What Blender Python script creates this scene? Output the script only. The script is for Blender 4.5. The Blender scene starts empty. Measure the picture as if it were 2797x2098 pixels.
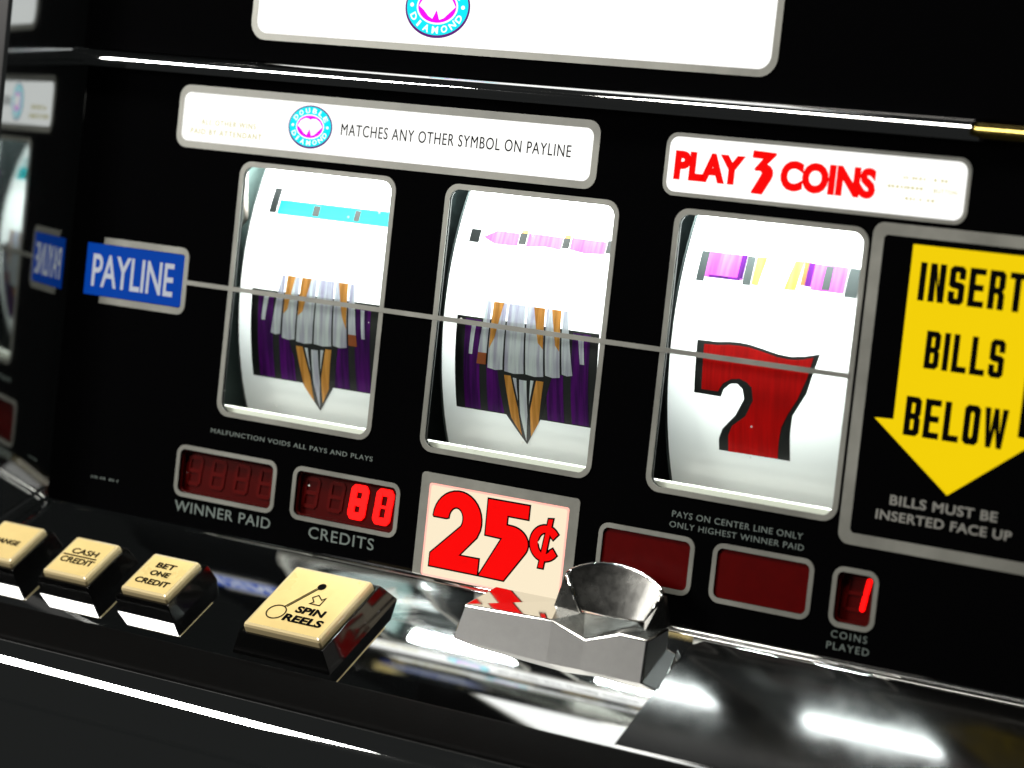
import bpy, bmesh, math, random
from mathutils import Vector, Matrix

random.seed(7)
sc = bpy.context.scene
COL = sc.collection
MM = 0.001

# ---------------------------------------------------------------- camera
cam_d = bpy.data.cameras.new('camera')
cam = bpy.data.objects.new('camera', cam_d)
COL.objects.link(cam)
cam.location = (0.5204016, -0.8058100, 0.0984735)
cam.rotation_mode = 'XYZ'
cam.rotation_euler = (math.radians(85.86982), math.radians(-6.14111), math.radians(33.29414))
cam_d.sensor_width = 36.0
cam_d.lens = 93.3189
cam_d.clip_start = 0.02
cam_d.clip_end = 50.0
cam_d.dof.use_dof = True
cam_d.dof.focus_distance = 0.963
cam_d.dof.aperture_fstop = 8.0
cam_d.dof.aperture_blades = 7
sc.camera = cam

# ---------------------------------------------------------------- room light
world = bpy.data.worlds.new('World')
sc.world = world
world.use_nodes = True
bgn = world.node_tree.nodes['Background']
bgn.inputs[0].default_value = (0.96, 1.0, 0.97, 1)
bgn.inputs[1].default_value = 0.016

def area(name, loc, aim, sx, sy, power, col=(1, 1, 1)):
    d = bpy.data.lights.new(name, 'AREA')
    d.shape = 'RECTANGLE'
    d.size, d.size_y, d.energy, d.color = sx, sy, power, col
    o = bpy.data.objects.new(name, d)
    COL.objects.link(o)
    o.location = loc
    o.rotation_euler = (Vector(aim) - Vector(loc)).to_track_quat('-Z', 'Y').to_euler()
    return o

area('aisle_lamp', (-1.085, -1.065, 0.480), (-0.1, -0.03, -0.07), 0.42, 0.36, 18.0, (1.0, 0.97, 0.92))
area('ceiling_lamp', (-0.25, -0.85, 1.40), (-0.05, -0.03, -0.05), 1.2, 0.32, 26.0, (1.0, 0.95, 0.86))

sc.view_settings.view_transform = 'Standard'
sc.view_settings.look = 'None'
sc.view_settings.exposure = 0.0
sc.view_settings.gamma = 1.0
sc.render.engine = 'CYCLES'
sc.cycles.max_bounces = 10
sc.cycles.glossy_bounces = 6
sc.cycles.transparent_max_bounces = 12
sc.cycles.use_denoising = True
sc.cycles.caustics_reflective = True
sc.cycles.caustics_refractive = False
sc.cycles.sample_clamp_indirect = 4.0

# ---------------------------------------------------------------- materials
def mat(name, base=(0.5, 0.5, 0.5), metal=0.0, rough=0.4, ior=1.45, emit=None, es=0.0,
        vary=0.0, scale=60.0, rvar=0.0, bump=0.0, bscale=400.0, coat=0.0, trans=0.0, streak=None):
    m = bpy.data.materials.new(name)
    m.use_nodes = True
    nt = m.node_tree
    b = nt.nodes['Principled BSDF']
    b.inputs['Base Color'].default_value = (*base, 1)
    b.inputs['Metallic'].default_value = metal
    b.inputs['Roughness'].default_value = rough
    b.inputs['IOR'].default_value = ior
    b.inputs['Coat Weight'].default_value = coat
    if emit:
        b.inputs['Emission Color'].default_value = (*emit, 1)
        b.inputs['Emission Strength'].default_value = es
    if vary or rvar:
        tc = nt.nodes.new('ShaderNodeTexCoord')
        nz = nt.nodes.new('ShaderNodeTexNoise')
        nz.inputs['Scale'].default_value = scale
        nz.inputs['Detail'].default_value = 6
        nz.inputs['Roughness'].default_value = 0.65
        nt.links.new(tc.outputs['Object'], nz.inputs['Vector'])
        if vary:
            mr = nt.nodes.new('ShaderNodeMapRange')
            mr.inputs['From Min'].default_value = 0.3
            mr.inputs['From Max'].default_value = 0.7
            mr.inputs['To Min'].default_value = 1 - vary
            mr.inputs['To Max'].default_value = 1 + vary
            mx = nt.nodes.new('ShaderNodeMix')
            mx.data_type = 'RGBA'
            mx.blend_type = 'MULTIPLY'
            mx.inputs[0].default_value = 1.0
            mx.inputs[6].default_value = (*base, 1)
            nt.links.new(nz.outputs['Fac'], mr.inputs['Value'])
            nt.links.new(mr.outputs['Result'], mx.inputs[7])
            nt.links.new(mx.outputs[2], b.inputs['Base Color'])
        if rvar:
            mr2 = nt.nodes.new('ShaderNodeMapRange')
            mr2.inputs['From Min'].default_value = 0.35
            mr2.inputs['From Max'].default_value = 0.75
            mr2.inputs['To Min'].default_value = rough
            mr2.inputs['To Max'].default_value = rough + rvar
            nt.links.new(nz.outputs['Fac'], mr2.inputs['Value'])
            nt.links.new(mr2.outputs['Result'], b.inputs['Roughness'])
    if bump:
        tc2 = nt.nodes.new('ShaderNodeTexCoord')
        n2 = nt.nodes.new('ShaderNodeTexNoise')
        n2.inputs['Scale'].default_value = bscale
        n2.inputs['Detail'].default_value = 4
        bp = nt.nodes.new('ShaderNodeBump')
        bp.inputs['Strength'].default_value = bump
        bp.inputs['Distance'].default_value = 0.0002
        nt.links.new(tc2.outputs['Object'], n2.inputs['Vector'])
        nt.links.new(n2.outputs['Fac'], bp.inputs['Height'])
        nt.links.new(bp.outputs['Normal'], b.inputs['Normal'])
    if streak:
        # airbrushed print: fine streaks running round the drum
        tcs = nt.nodes.new('ShaderNodeTexCoord')
        mp = nt.nodes.new('ShaderNodeMapping')
        mp.inputs['Scale'].default_value = (620, 18, 45)
        ns = nt.nodes.new('ShaderNodeTexNoise')
        ns.inputs['Scale'].default_value = 1.0
        ns.inputs['Detail'].default_value = 3
        rs = nt.nodes.new('ShaderNodeMapRange')
        rs.inputs['From Min'].default_value = 0.36
        rs.inputs['From Max'].default_value = 0.66
        cm = nt.nodes.new('ShaderNodeMix')
        cm.data_type = 'RGBA'
        cm.inputs[6].default_value = (*base, 1)
        cm.inputs[7].default_value = (*streak, 1)
        nt.links.new(tcs.outputs['Object'], mp.inputs['Vector'])
        nt.links.new(mp.outputs['Vector'], ns.inputs['Vector'])
        nt.links.new(ns.outputs['Fac'], rs.inputs['Value'])
        nt.links.new(rs.outputs['Result'], cm.inputs[0])
        nt.links.new(cm.outputs[2], b.inputs['Base Color'])
    if trans:
        tl = nt.nodes.new('ShaderNodeBsdfTranslucent')
        tl.inputs[0].default_value = (*base, 1)
        ms = nt.nodes.new('ShaderNodeMixShader')
        ms.inputs[0].default_value = trans
        if streak:
            nt.links.new(cm.outputs[2], tl.inputs[0])
        nt.links.new(b.outputs[0], ms.inputs[1])
        nt.links.new(tl.outputs[0], ms.inputs[2])
        nt.links.new(ms.outputs[0], nt.nodes['Material Output'].inputs['Surface'])
    return m

def pane_mat(name, tint=(1, 1, 1), refl=0.04):
    m = bpy.data.materials.new(name)
    m.use_nodes = True
    nt = m.node_tree
    nt.nodes.clear()
    out = nt.nodes.new('ShaderNodeOutputMaterial')
    mix = nt.nodes.new('ShaderNodeMixShader')
    tr = nt.nodes.new('ShaderNodeBsdfTransparent')
    gl = nt.nodes.new('ShaderNodeBsdfGlossy')
    fr = nt.nodes.new('ShaderNodeFresnel')
    fr.inputs['IOR'].default_value = 1.0 + refl * 7
    tr.inputs[0].default_value = (*tint, 1)
    gl.inputs['Roughness'].default_value = 0.01
    ge = nt.nodes.new('ShaderNodeNewGeometry')
    sb = nt.nodes.new('ShaderNodeMath')
    sb.operation = 'SUBTRACT'
    sb.inputs[0].default_value = 1.0
    mu = nt.nodes.new('ShaderNodeMath')
    mu.operation = 'MULTIPLY'
    nt.links.new(ge.outputs['Backfacing'], sb.inputs[1])
    nt.links.new(fr.outputs[0], mu.inputs[0])
    nt.links.new(sb.outputs[0], mu.inputs[1])
    nt.links.new(mu.outputs[0], mix.inputs[0])
    nt.links.new(tr.outputs[0], mix.inputs[1])
    nt.links.new(gl.outputs[0], mix.inputs[2])
    # a few dust specks on the glass
    tc = nt.nodes.new('ShaderNodeTexCoord')
    vo = nt.nodes.new('ShaderNodeTexVoronoi')
    vo.inputs['Scale'].default_value = 95
    lt = nt.nodes.new('ShaderNodeMath')
    lt.operation = 'LESS_THAN'
    lt.inputs[1].default_value = 0.045
    df = nt.nodes.new('ShaderNodeBsdfDiffuse')
    df.inputs[0].default_value = (0.8, 0.8, 0.78, 1)
    half = nt.nodes.new('ShaderNodeMath')
    half.operation = 'MULTIPLY'
    half.inputs[1].default_value = 0.7
    m2 = nt.nodes.new('ShaderNodeMixShader')
    nt.links.new(tc.outputs['Object'], vo.inputs['Vector'])
    nt.links.new(vo.outputs['Distance'], lt.inputs[0])
    nt.links.new(lt.outputs[0], half.inputs[0])
    nt.links.new(half.outputs[0], m2.inputs[0])
    nt.links.new(mix.outputs[0], m2.inputs[1])
    nt.links.new(df.outputs[0], m2.inputs[2])
    nt.links.new(m2.outputs[0], out.inputs[0])
    return m

M = {}
M['black_glass'] = mat('black_glass', (0.0012, 0.0012, 0.0014), 0, 0.03, 1.22)
M['black_plastic'] = mat('black_plastic', (0.002, 0.002, 0.002), 0, 0.05, 1.6, rvar=0.05, scale=90)
M['black_bolster'] = mat('black_bolster', (0.001, 0.001, 0.001), 0, 0.55, 1.12, bump=0.35, bscale=900, rvar=0.1, scale=60)
M['black_gloss'] = mat('black_gloss', (0.002, 0.002, 0.002), 0, 0.08, 1.3, rvar=0.06, scale=60)
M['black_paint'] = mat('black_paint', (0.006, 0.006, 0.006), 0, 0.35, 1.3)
M['bay_black'] = mat('bay_black', (0.004, 0.006, 0.006), 0, 0.6, 1.2, vary=0.6, scale=300)
M['bay_grey'] = mat('bay_grey', (0.06, 0.085, 0.08), 0, 0.45, 1.4, vary=0.2, scale=90)
M['lever'] = mat('lever', (0.42, 0.36, 0.32), 0.0, 0.4)
M['silver'] = mat('silver_print', (0.225, 0.228, 0.205), 0.35, 0.35, vary=0.25, scale=22, rvar=0.15)
M['chrome'] = mat('chrome', (0.86, 0.87, 0.88), 1.0, 0.02, rvar=0.03, scale=35)
M['deck_chrome'] = mat('deck_chrome', (0.84, 0.86, 0.86), 1.0, 0.018, rvar=0.02, scale=30)
M['coin_chrome'] = mat('coin_chrome', (0.80, 0.80, 0.79), 1.0, 0.06, rvar=0.06, scale=70, bump=0.03, bscale=500)
M['coin_satin'] = mat('coin_satin', (0.33, 0.33, 0.325), 0.5, 0.42, vary=0.04, scale=300, bump=0.1, bscale=1500)
M['shield'] = mat('shield', (0.17, 0.17, 0.16), 1.0, 0.20, vary=0.3, scale=60, rvar=0.15)
M['mirror'] = mat('mirror_chrome', (0.40, 0.42, 0.42), 1.0, 0.04)
M['lit_white'] = mat('lit_white', (0.004, 0.004, 0.004), 0, 0.2, 1.06, emit=(1, 1, 0.97), es=1.2)
M['lit_cream'] = mat('lit_cream', (0.004, 0.004, 0.004), 0, 0.2, 1.06, emit=(1.0, 0.86, 0.62), es=0.98)
M['pink_edge'] = mat('pink_edge', (0.6, 0.2, 0.2), 0, 0.3, emit=(1.0, 0.48, 0.36), es=0.85)
M['lit_red'] = mat('lit_red', (0.004, 0.004, 0.004), 0, 0.25, 1.06, emit=(1.0, 0.0, 0.0), es=0.98)
M['lit_blue'] = mat('lit_blue', (0.004, 0.004, 0.004), 0, 0.2, 1.06, emit=(0.0, 0.048, 0.35), es=0.95)
M['lit_grey'] = mat('lit_grey', (0.004, 0.004, 0.004), 0, 0.3, 1.06, emit=(0.55, 0.58, 0.64), es=0.85)
M['lit_yellow'] = mat('lit_yellow', (0.004, 0.004, 0.004), 0, 0.3, 1.06, emit=(1.0, 0.70, 0.0), es=0.90)
M['lit_cyan'] = mat('lit_cyan', (0.004, 0.004, 0.004), 0, 0.3, 1.06, emit=(0.0, 0.88, 1.0), es=1.0)
M['lit_magenta'] = mat('lit_magenta', (0.004, 0.004, 0.004), 0, 0.3, 1.06, emit=(0.95, 0.0, 0.95), es=1.0)
M['lit_purple'] = mat('lit_purple', (0.004, 0.004, 0.004), 0, 0.3, 1.06, emit=(0.12, 0.01, 0.2), es=1.0)
M['lit_olive'] = mat('lit_olive', (0.004, 0.004, 0.004), 0, 0.3, 1.06, emit=(0.66, 0.60, 0.28), es=1.0)
M['ink_black'] = mat('ink_black', (0.001, 0.001, 0.001), 0, 0.5, 1.08)
M['ink_grey'] = mat('ink_grey', (0.135, 0.165, 0.155), 0.1, 0.4)
M['ink_silver'] = mat('ink_silver', (0.26, 0.26, 0.24), 0.2, 0.35)
M['display_red'] = mat('display_red', (0.068, 0.0, 0.0), 0, 0.35, 1.2, vary=0.12, scale=120)
M['display_dark'] = mat('display_dark', (0.062, 0.0, 0.0), 0, 0.4, 1.2)
M['segment_off'] = mat('segment_off', (0.09, 0.001, 0.001), 0, 0.4, 1.2)
M['segment_on'] = mat('segment_on', (0.5, 0, 0), 0, 0.4, emit=(1.0, 0.0, 0.0), es=2.6)
M['cap_cream'] = mat('cap_cream', (0.64, 0.49, 0.205), 0, 0.25, 1.45, vary=0.08, scale=45, rvar=0.15)
M['cap_edge'] = mat('cap_edge', (0.66, 0.54, 0.30), 0, 0.05, 1.6, coat=1.0)
M['ledge_white'] = mat('ledge_white', (0.85, 0.83, 0.76), 0, 0.4)
M['strip_white'] = mat('strip_white', (0.80, 0.81, 0.80), 0, 0.16, 1.5, trans=0.5)
M['rim_grey'] = mat('rim_grey', (0.03, 0.036, 0.036), 0, 0.35, 1.3)
M['sym_purple'] = mat('sym_purple', (0.11, 0.004, 0.19), 0, 0.35, trans=0.5, streak=(0.035, 0.004, 0.075))
M['sym_black'] = mat('sym_black', (0.006, 0.007, 0.007), 0, 0.4)
M['sym_silver'] = mat('sym_silver', (0.74, 0.78, 0.80), 0, 0.35, trans=0.5, streak=(0.48, 0.46, 0.58))
M['sym_gold'] = mat('sym_gold', (0.80, 0.42, 0.10), 0, 0.35, trans=0.5, streak=(0.55, 0.24, 0.04))
M['sym_rust'] = mat('sym_rust', (0.42, 0.12, 0.04), 0, 0.35, trans=0.5)
M['sym_red'] = mat('sym_red', (0.80, 0.003, 0.003), 0, 0.35, trans=0.5, streak=(0.62, 0.002, 0.002))
M['sym_cyan'] = mat('sym_cyan', (0.0, 0.42, 0.45), 0, 0.35, trans=0.5)
M['sym_pink'] = mat('sym_pink', (0.52, 0.06, 0.52), 0, 0.35, trans=0.5, streak=(0.55, 0.13, 0.54))
M['sym_pale'] = mat('sym_pale', (0.55, 0.78, 0.79), 0, 0.35, trans=0.5, streak=(0.78, 0.80, 0.80))
M['pane'] = pane_mat('pane', (0.97, 1.0, 0.985), 0.04)
M['gold_trim'] = mat('gold_trim', (0.55, 0.43, 0.12), 1.0, 0.2)

# ---------------------------------------------------------------- mesh helpers
DECK_A = math.radians(34.0)
DO = Vector((0, 0, -46.0))
DN = Vector((0, -math.sin(DECK_A), math.cos(DECK_A)))
DV = Vector((0, -math.cos(DECK_A), -math.sin(DECK_A)))
def on_deck(x, s, h):
    return DO + Vector((x, 0, 0)) + DV * s + DN * h
REEL_R, REEL_Y0, REEL_ZC, SPACING, REEL_DX = 112.0, 7.0, 53.0, 97.52, -0.6
def glass_map(y=0.0):
    return lambda a, b, e: Vector((a, y - e, b))
def deck_map(h=0.0):                       # a = x, b = -s (text up = towards the glass)
    return lambda a, b, e: on_deck(a, -b, h + e)
def reel_map(k, lift=0.0):
    cx = SPACING * k + REEL_DX
    def f(a, u, e):
        t = u / REEL_R
        r = REEL_R + lift + e
        return Vector((cx + a, REEL_Y0 + REEL_R - r * math.cos(t), REEL_ZC + r * math.sin(t)))
    return f

ROOT = bpy.data.objects.new('slot_machine', None)
COL.objects.link(ROOT)
ROOT_LOC = Vector((0, 0, -0.26))
ROOT.location = ROOT_LOC
ROOT.empty_display_size = 0.1
ROOT['label'] = 'black three-reel slot machine with lit signs, cream buttons and chrome coin head'
ROOT['category'] = 'slot machine'

def link(name, me, mats, parent=None, label=None, smooth=False, bevel=0.0, segs=2):
    if not isinstance(mats, (list, tuple)):
        mats = [mats]
    for m in mats:
        me.materials.append(M[m])
    o = bpy.data.objects.new(name, me)
    COL.objects.link(o)
    o.parent = parent or ROOT
    if parent is None or parent is ROOT:
        o.location = -ROOT_LOC
    if label:
        o['label'] = label
    if smooth:
        for p in me.polygons:
            p.use_smooth = True
    if bevel:
        bv = o.modifiers.new('bevel', 'BEVEL')
        bv.width = bevel * MM
        bv.segments = segs
        bv.limit_method = 'ANGLE'
        bv.angle_limit = math.radians(25)
        bv.harden_normals = False
    return o

def raw(verts, faces):
    me = bpy.data.meshes.new('mesh')
    me.from_pydata([tuple(Vector(v) * MM) for v in verts], [], faces)
    bm = bmesh.new()
    bm.from_mesh(me)
    bmesh.ops.recalc_face_normals(bm, faces=bm.faces)
    bm.to_mesh(me)
    bm.free()
    return me

def rrect(x0, x1, z0, z1, r, n=6, corners=(1, 1, 1, 1)):
    pts = []
    for (cx, cz, a0, on) in ((x1 - r, z1 - r, 0, corners[0]), (x0 + r, z1 - r, 90, corners[1]),
                             (x0 + r, z0 + r, 180, corners[2]), (x1 - r, z0 + r, 270, corners[3])):
        if on:
            for i in range(n + 1):
                a = math.radians(a0 + 90 * i / n)
                pts.append((cx + r * math.cos(a), cz + r * math.sin(a)))
        else:
            pts.append((cx + (r if a0 in (0, 270) else -r), cz + (r if a0 in (0, 90) else -r)))
    return pts

def ellipse(cx, cz, rx, rz, n=40):
    return [(cx + rx * math.cos(2 * math.pi * i / n), cz + rz * math.sin(2 * math.pi * i / n)) for i in range(n)]

def curve_mesh(loops, thick):
    """loops of 2D points (mm), holes by even-odd fill, as a slab of the given thickness (mm)"""
    cu = bpy.data.curves.new('tmp', 'CURVE')
    cu.dimensions = '2D'
    cu.fill_mode = 'BOTH'
    cu.extrude = thick / 2
    for lp in loops:
        sp = cu.splines.new('POLY')
        sp.points.add(len(lp) - 1)
        for p, q in zip(sp.points, lp):
            p.co = (q[0], q[1], 0, 1)
        sp.use_cyclic_u = True
    return _to_mesh(cu)

def _to_mesh(cu):
    ob = bpy.data.objects.new('tmp', cu)
    COL.objects.link(ob)
    dg = bpy.context.evaluated_depsgraph_get()
    me = bpy.data.meshes.new_from_object(ob.evaluated_get(dg))
    bpy.data.objects.remove(ob)
    bpy.data.curves.remove(cu)
    me.materials.clear()
    return me

def text_mesh(body, thick=0.12, offset=0.0, spacing=1.0, shear=0.0):
    cu = bpy.data.curves.new('tmp', 'FONT')
    cu.body = body
    cu.size = 10.0
    cu.offset = offset
    cu.space_character = spacing
    cu.shear = shear
    cu.extrude = thick / 2
    cu.resolution_u = 4
    return _to_mesh(cu)

def fit(me, box):
    x0, x1, y0, y1 = box
    xs = [v.co.x for v in me.vertices]
    ys = [v.co.y for v in me.vertices]
    ax, bx_, ay, by = min(xs), max(xs), min(ys), max(ys)
    for v in me.vertices:
        v.co.x = x0 + (v.co.x - ax) / (bx_ - ax) * (x1 - x0)
        v.co.y = y0 + (v.co.y - ay) / (by - ay) * (y1 - y0)

def place(me, fn, cut=0.0):
    """map the flat slab (x, y, extrude) into the scene with fn, in metres"""
    if cut:
        bm = bmesh.new()
        bm.from_mesh(me)
        ys = [v.co.y for v in bm.verts]
        y = math.floor(min(ys) / cut) * cut + cut
        while y < max(ys):
            bmesh.ops.bisect_plane(bm, geom=bm.verts[:] + bm.edges[:] + bm.faces[:], plane_co=(0, y, 0), plane_no=(0, 1, 0))
            y += cut
        bm.to_mesh(me)
        bm.free()
    for v in me.vertices:
        v.co = fn(v.co.x, v.co.y, v.co.z) * MM
    bm = bmesh.new()
    bm.from_mesh(me)
    bmesh.ops.remove_doubles(bm, verts=bm.verts, dist=1e-7)
    bmesh.ops.recalc_face_normals(bm, faces=bm.faces)
    bm.to_mesh(me)
    bm.free()
    return me

def slab(name, loops, fn, thick, m, parent=None, label=None, cut=0.0, bevel=0.0):
    return link(name, place(curve_mesh(loops, thick), fn, cut), m, parent, label, bevel=bevel)

def words(name, body, box, fn, m, parent=None, offset=0.0, spacing=1.0, label=None, cut=0.0, thick=0.12, shear=0.0):
    me = text_mesh(body, thick, offset, spacing, shear)
    fit(me, box)
    return link(name, place(me, fn, cut), m, parent, label)

def box_mesh(x0, x1, y0, y1, z0, z1):
    v = [(x, y, z) for x in (x0, x1) for y in (y0, y1) for z in (z0, z1)]
    f = [(0, 1, 3, 2), (4, 6, 7, 5), (0, 4, 5, 1), (2, 3, 7, 6), (0, 2, 6, 4), (1, 5, 7, 3)]
    return raw(v, f)

def profile_x(pts, x0, x1):
    """closed (y, z) profile swept along x"""
    n = len(pts)
    v = [(x0, p[0], p[1]) for p in pts] + [(x1, p[0], p[1]) for p in pts]
    f = [(i, (i + 1) % n, n + (i + 1) % n, n + i) for i in range(n)] + [tuple(range(n))[::-1], tuple(range(n, 2 * n))]
    return raw(v, f)

# ================================================================ large structure
GX0, GX1 = -218.9, 300.0
W2, WH = 37.5, 99.5
holes = []
for k in (-1, 0, 1):
    holes.append(rrect(k * SPACING - W2 + 2, k * SPACING + W2 - 2, 1.9, WH - 2, 4.0))
DISP = {'winner': (-152.6, -102.3, -34.3, -13.8), 'credits': (-94.4, -43.7, -34.4, -13.8),
        'hopper': (43.4, 82.6, -34.4, -13.7), 'blank': (89.8, 129.0, -34.4, -13.6), 'coins': (136.0, 153.1, -34.5, -13.9)}
for d in DISP.values():
    holes.append(rrect(d[0] + 1.8, d[1] - 1.8, d[2] + 1.8, d[3] - 1.8, 2.2))
glass = slab('glass_panel', [[(GX0, -46), (GX1, -46), (GX1, 131), (GX0, 131)]] + holes, glass_map(0.65), 1.3, 'black_glass',
             label='black glass front panel with silver framed windows')

# cabinet body behind the glass: black box with the reel bay open to the front
bay = [(-160, 3.02), (-160, 255), (160, 255), (160, 3.02)]
v, f = [], []
def quad(a, b, c, d):
    i = len(v)
    v.extend([a, b, c, d])
    f.append((i, i + 1, i + 2, i + 3))
X0, X1, Y0, Y1, Z0, Z1 = -160, 160, 3.05, 262, -45, 130
quad((X0, Y1, Z0), (X1, Y1, Z0), (X1, Y1, Z1), (X0, Y1, Z1))
quad((X0, Y0, Z0), (X0, Y1, Z0), (X0, Y1, Z1), (X0, Y0, Z1))
quad((X1, Y0, Z0), (X1, Y1, Z0), (X1, Y1, Z1), (X1, Y0, Z1))
quad((X0, Y0, Z0), (X1, Y0, Z0), (X1, Y1, Z0), (X0, Y1, Z0))
quad((X0, Y0, Z1), (X1, Y0, Z1), (X1, Y1, Z1), (X0, Y1, Z1))
link('reel_bay', raw(v, f), 'bay_black')

link('cabinet', box_mesh(-262, 305, 264, 300, -255, 420), 'black_paint')
link('cabinet_side', box_mesh(-262, -231.8, -34.5, 263, -255, 420), 'black_paint')
link('cabinet_side', box_mesh(300.5, 306, -30.0, 263, -255, 420), 'black_paint')

# polished wall on the left, splayed outwards, that mirrors the front
A = math.radians(16.5)
WALL_T = 37.0
def wall_pt(t, off, z):
    return Vector((-219.0 - t * math.sin(A) - off * math.cos(A), -t * math.cos(A) + off * math.sin(A), z))
wv, wf = [], []
for off in (0, 2.0):
    for (t, z) in ((-0.2, -45.0), (WALL_T, -45 - WALL_T * math.cos(A) * math.tan(DECK_A) - 2), (WALL_T, 262), (-0.2, 262)):
        wv.append(wall_pt(t, off, z))
wf = [(0, 1, 2, 3), (7, 6, 5, 4), (0, 4, 5, 1), (1, 5, 6, 2), (2, 6, 7, 3), (3, 7, 4, 0)]
wall = link('side_mirror', raw(wv, wf), 'mirror', label='polished chrome side wall mirroring the front glass')
edge = []
for i in range(9):
    a = math.pi * i / 8
    edge.append((WALL_T + 1.2 * math.sin(a), 1.0 - 1.2 * math.cos(a)))
ev = [wall_pt(t, o_, -72) for t, o_ in edge] + [wall_pt(t, o_, 262) for t, o_ in edge]
ef = [(i, i + 1, 10 + i, 9 + i) for i in range(8)]
link('edge_trim', raw(ev, ef), 'chrome', wall, smooth=True)

# thin chrome strip along the foot of the side wall
cv = []
for t in (2.0, 36.0):
    zb = -46 - t * math.cos(A) * math.tan(DECK_A)
    for (o_, dz_) in ((-0.15, 4.6), (-1.5, 4.9), (-1.5, 6.0), (-0.15, 6.3)):
        cv.append(wall_pt(t, o_, zb + dz_))
cf = [(0, 1, 5, 4), (1, 2, 6, 5), (2, 3, 7, 6), (3, 0, 4, 7), (0, 1, 2, 3), (4, 5, 6, 7)]
link('foot_strip', raw(cv, cf), 'chrome', wall, bevel=0.3)

# chrome button deck with bullnose front
prof = []
def dp(s, h):
    p = on_deck(0, s, h)
    return (p.y, p.z)
for s, h in ((0.25, 0.75), (3, 0.52), (6, 0.32), (10, 0.13), (15, 0.03)):
    prof.append(dp(s, h))
for s in (22, 34, 50, 66, 80):
    prof.append(dp(s, 0))
RB = 14.0
c = on_deck(0, 80, -RB)
for i in range(1, 13):
    a = math.radians(90 + 34 - (34 + 90) * 0 + 0)
    ang = math.radians(34) + math.radians(56 + 60) * i / 12      # turn from the deck normal down to the front
    prof.append((c.y - RB * math.sin(ang), c.z + RB * math.cos(ang)))
lasty, lastz = prof[-1]
prof += [(lasty + 6, -255), (2.9, -255), (2.9, -46.6)]
dk = link('button_deck', profile_x(prof, -226, 300), 'deck_chrome', label='mirror chrome deck sloping below the glass')
for p in dk.data.polygons:
    p.use_smooth = len(p.vertices) == 4
bv = dk.modifiers.new('split', 'EDGE_SPLIT')
bv.split_angle = math.radians(25)

# rounded black strip added to darken the front of the chrome deck
bp_ = []
for i in range(9):
    a = math.pi / 2 * i / 8
    bp_.append(dp(62.0 + 2.0 - 2.0 * math.cos(a), 1.6 * math.sin(a)))
for i in range(9):
    a = math.pi / 2 * i / 8
    bp_.append(dp(78.0 + 2.0 * math.sin(a), 1.6 * math.cos(a)))
bp_ += [dp(80.0, -0.8), dp(62.0, -0.8)]
o = link('bolster', profile_x(bp_, -224.5, 299), 'black_bolster', label='black padded strip along the front of the deck', smooth=True)
o.modifiers.new('split', 'EDGE_SPLIT').split_angle = math.radians(40)

# black glossy plate added beside the coin head to cut deck reflections
ip = [(88.0, -60.5), (298.0, -60.5), (298.0, -4.0), (92.0, -4.0), (88.0, -8.0)]
slab('deck_plate', [ip], lambda a, b, e: on_deck(a, -b, 0.3 + e), 1.0, 'black_gloss', label='black plate let into the deck below the displays', bevel=0.3)

# thin bead along the lower edge of the glass
bead = []
for i in range(12):
    a = 2 * math.pi * i / 12
    bead.append((-0.75 + 0.75 * math.cos(a), -46.0 + 0.75 * math.sin(a)))
o = link('glass_bead', profile_x(bead, -216.5, 299), 'chrome', label='thin chrome bead under the glass', smooth=True)
bead = [(-2.2 + 0.45 * math.cos(2 * math.pi * i / 10), -47.2 + 0.45 * math.sin(2 * math.pi * i / 10)) for i in range(10)]
link('glass_bead', profile_x(bead, -216, 299), 'chrome', smooth=True)

# moulding above the glass and the upper door
mould = [(-1.0, 132.2), (-9.0, 132.6)]
for i in range(13):
    a = math.radians(-38 + 64 * i / 12)            # gently convex face leaning back
    mould.append((-9.2 + 8.6 * (1 - math.cos(math.radians(a * 0 + (i - 2) * 4.6))) , 133.0 + 4.6 * i / 12))
mould += [(2.8, 137.8), (2.8, 131.2), (-1.0, 131.2)]
me = profile_x(mould, -222, 170)
o = link('top_moulding', me, 'chrome', label='bright chrome moulding above the glass', smooth=True)
o.modifiers.new('split', 'EDGE_SPLIT').split_angle = math.radians(40)
link('moulding_end', profile_x([(p[0] * 0.8, 135 + (p[1] - 135.2) * 0.7) for p in mould], 170.2, 299), 'gold_trim')
slab('upper_glass', [[(-222, 138.2), (299, 138.2), (299, 415), (-222, 415)]], glass_map(-1.0), 3.0, 'black_glass')

# ================================================================ signs on the glass
def sign(name, outer, inner, ro, ri, m_in, label, y=-0.05, corners=(1, 1, 1, 1)):
    p = slab(name, [rrect(*inner, ri)], glass_map(y - 0.1), 0.2, m_in, label=label)
    slab('frame', [rrect(*outer, ro, corners=corners), rrect(*inner, ri)], glass_map(y - 0.15), 0.3, 'silver', p)
    return p
gm = glass_map(-0.42)

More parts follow.
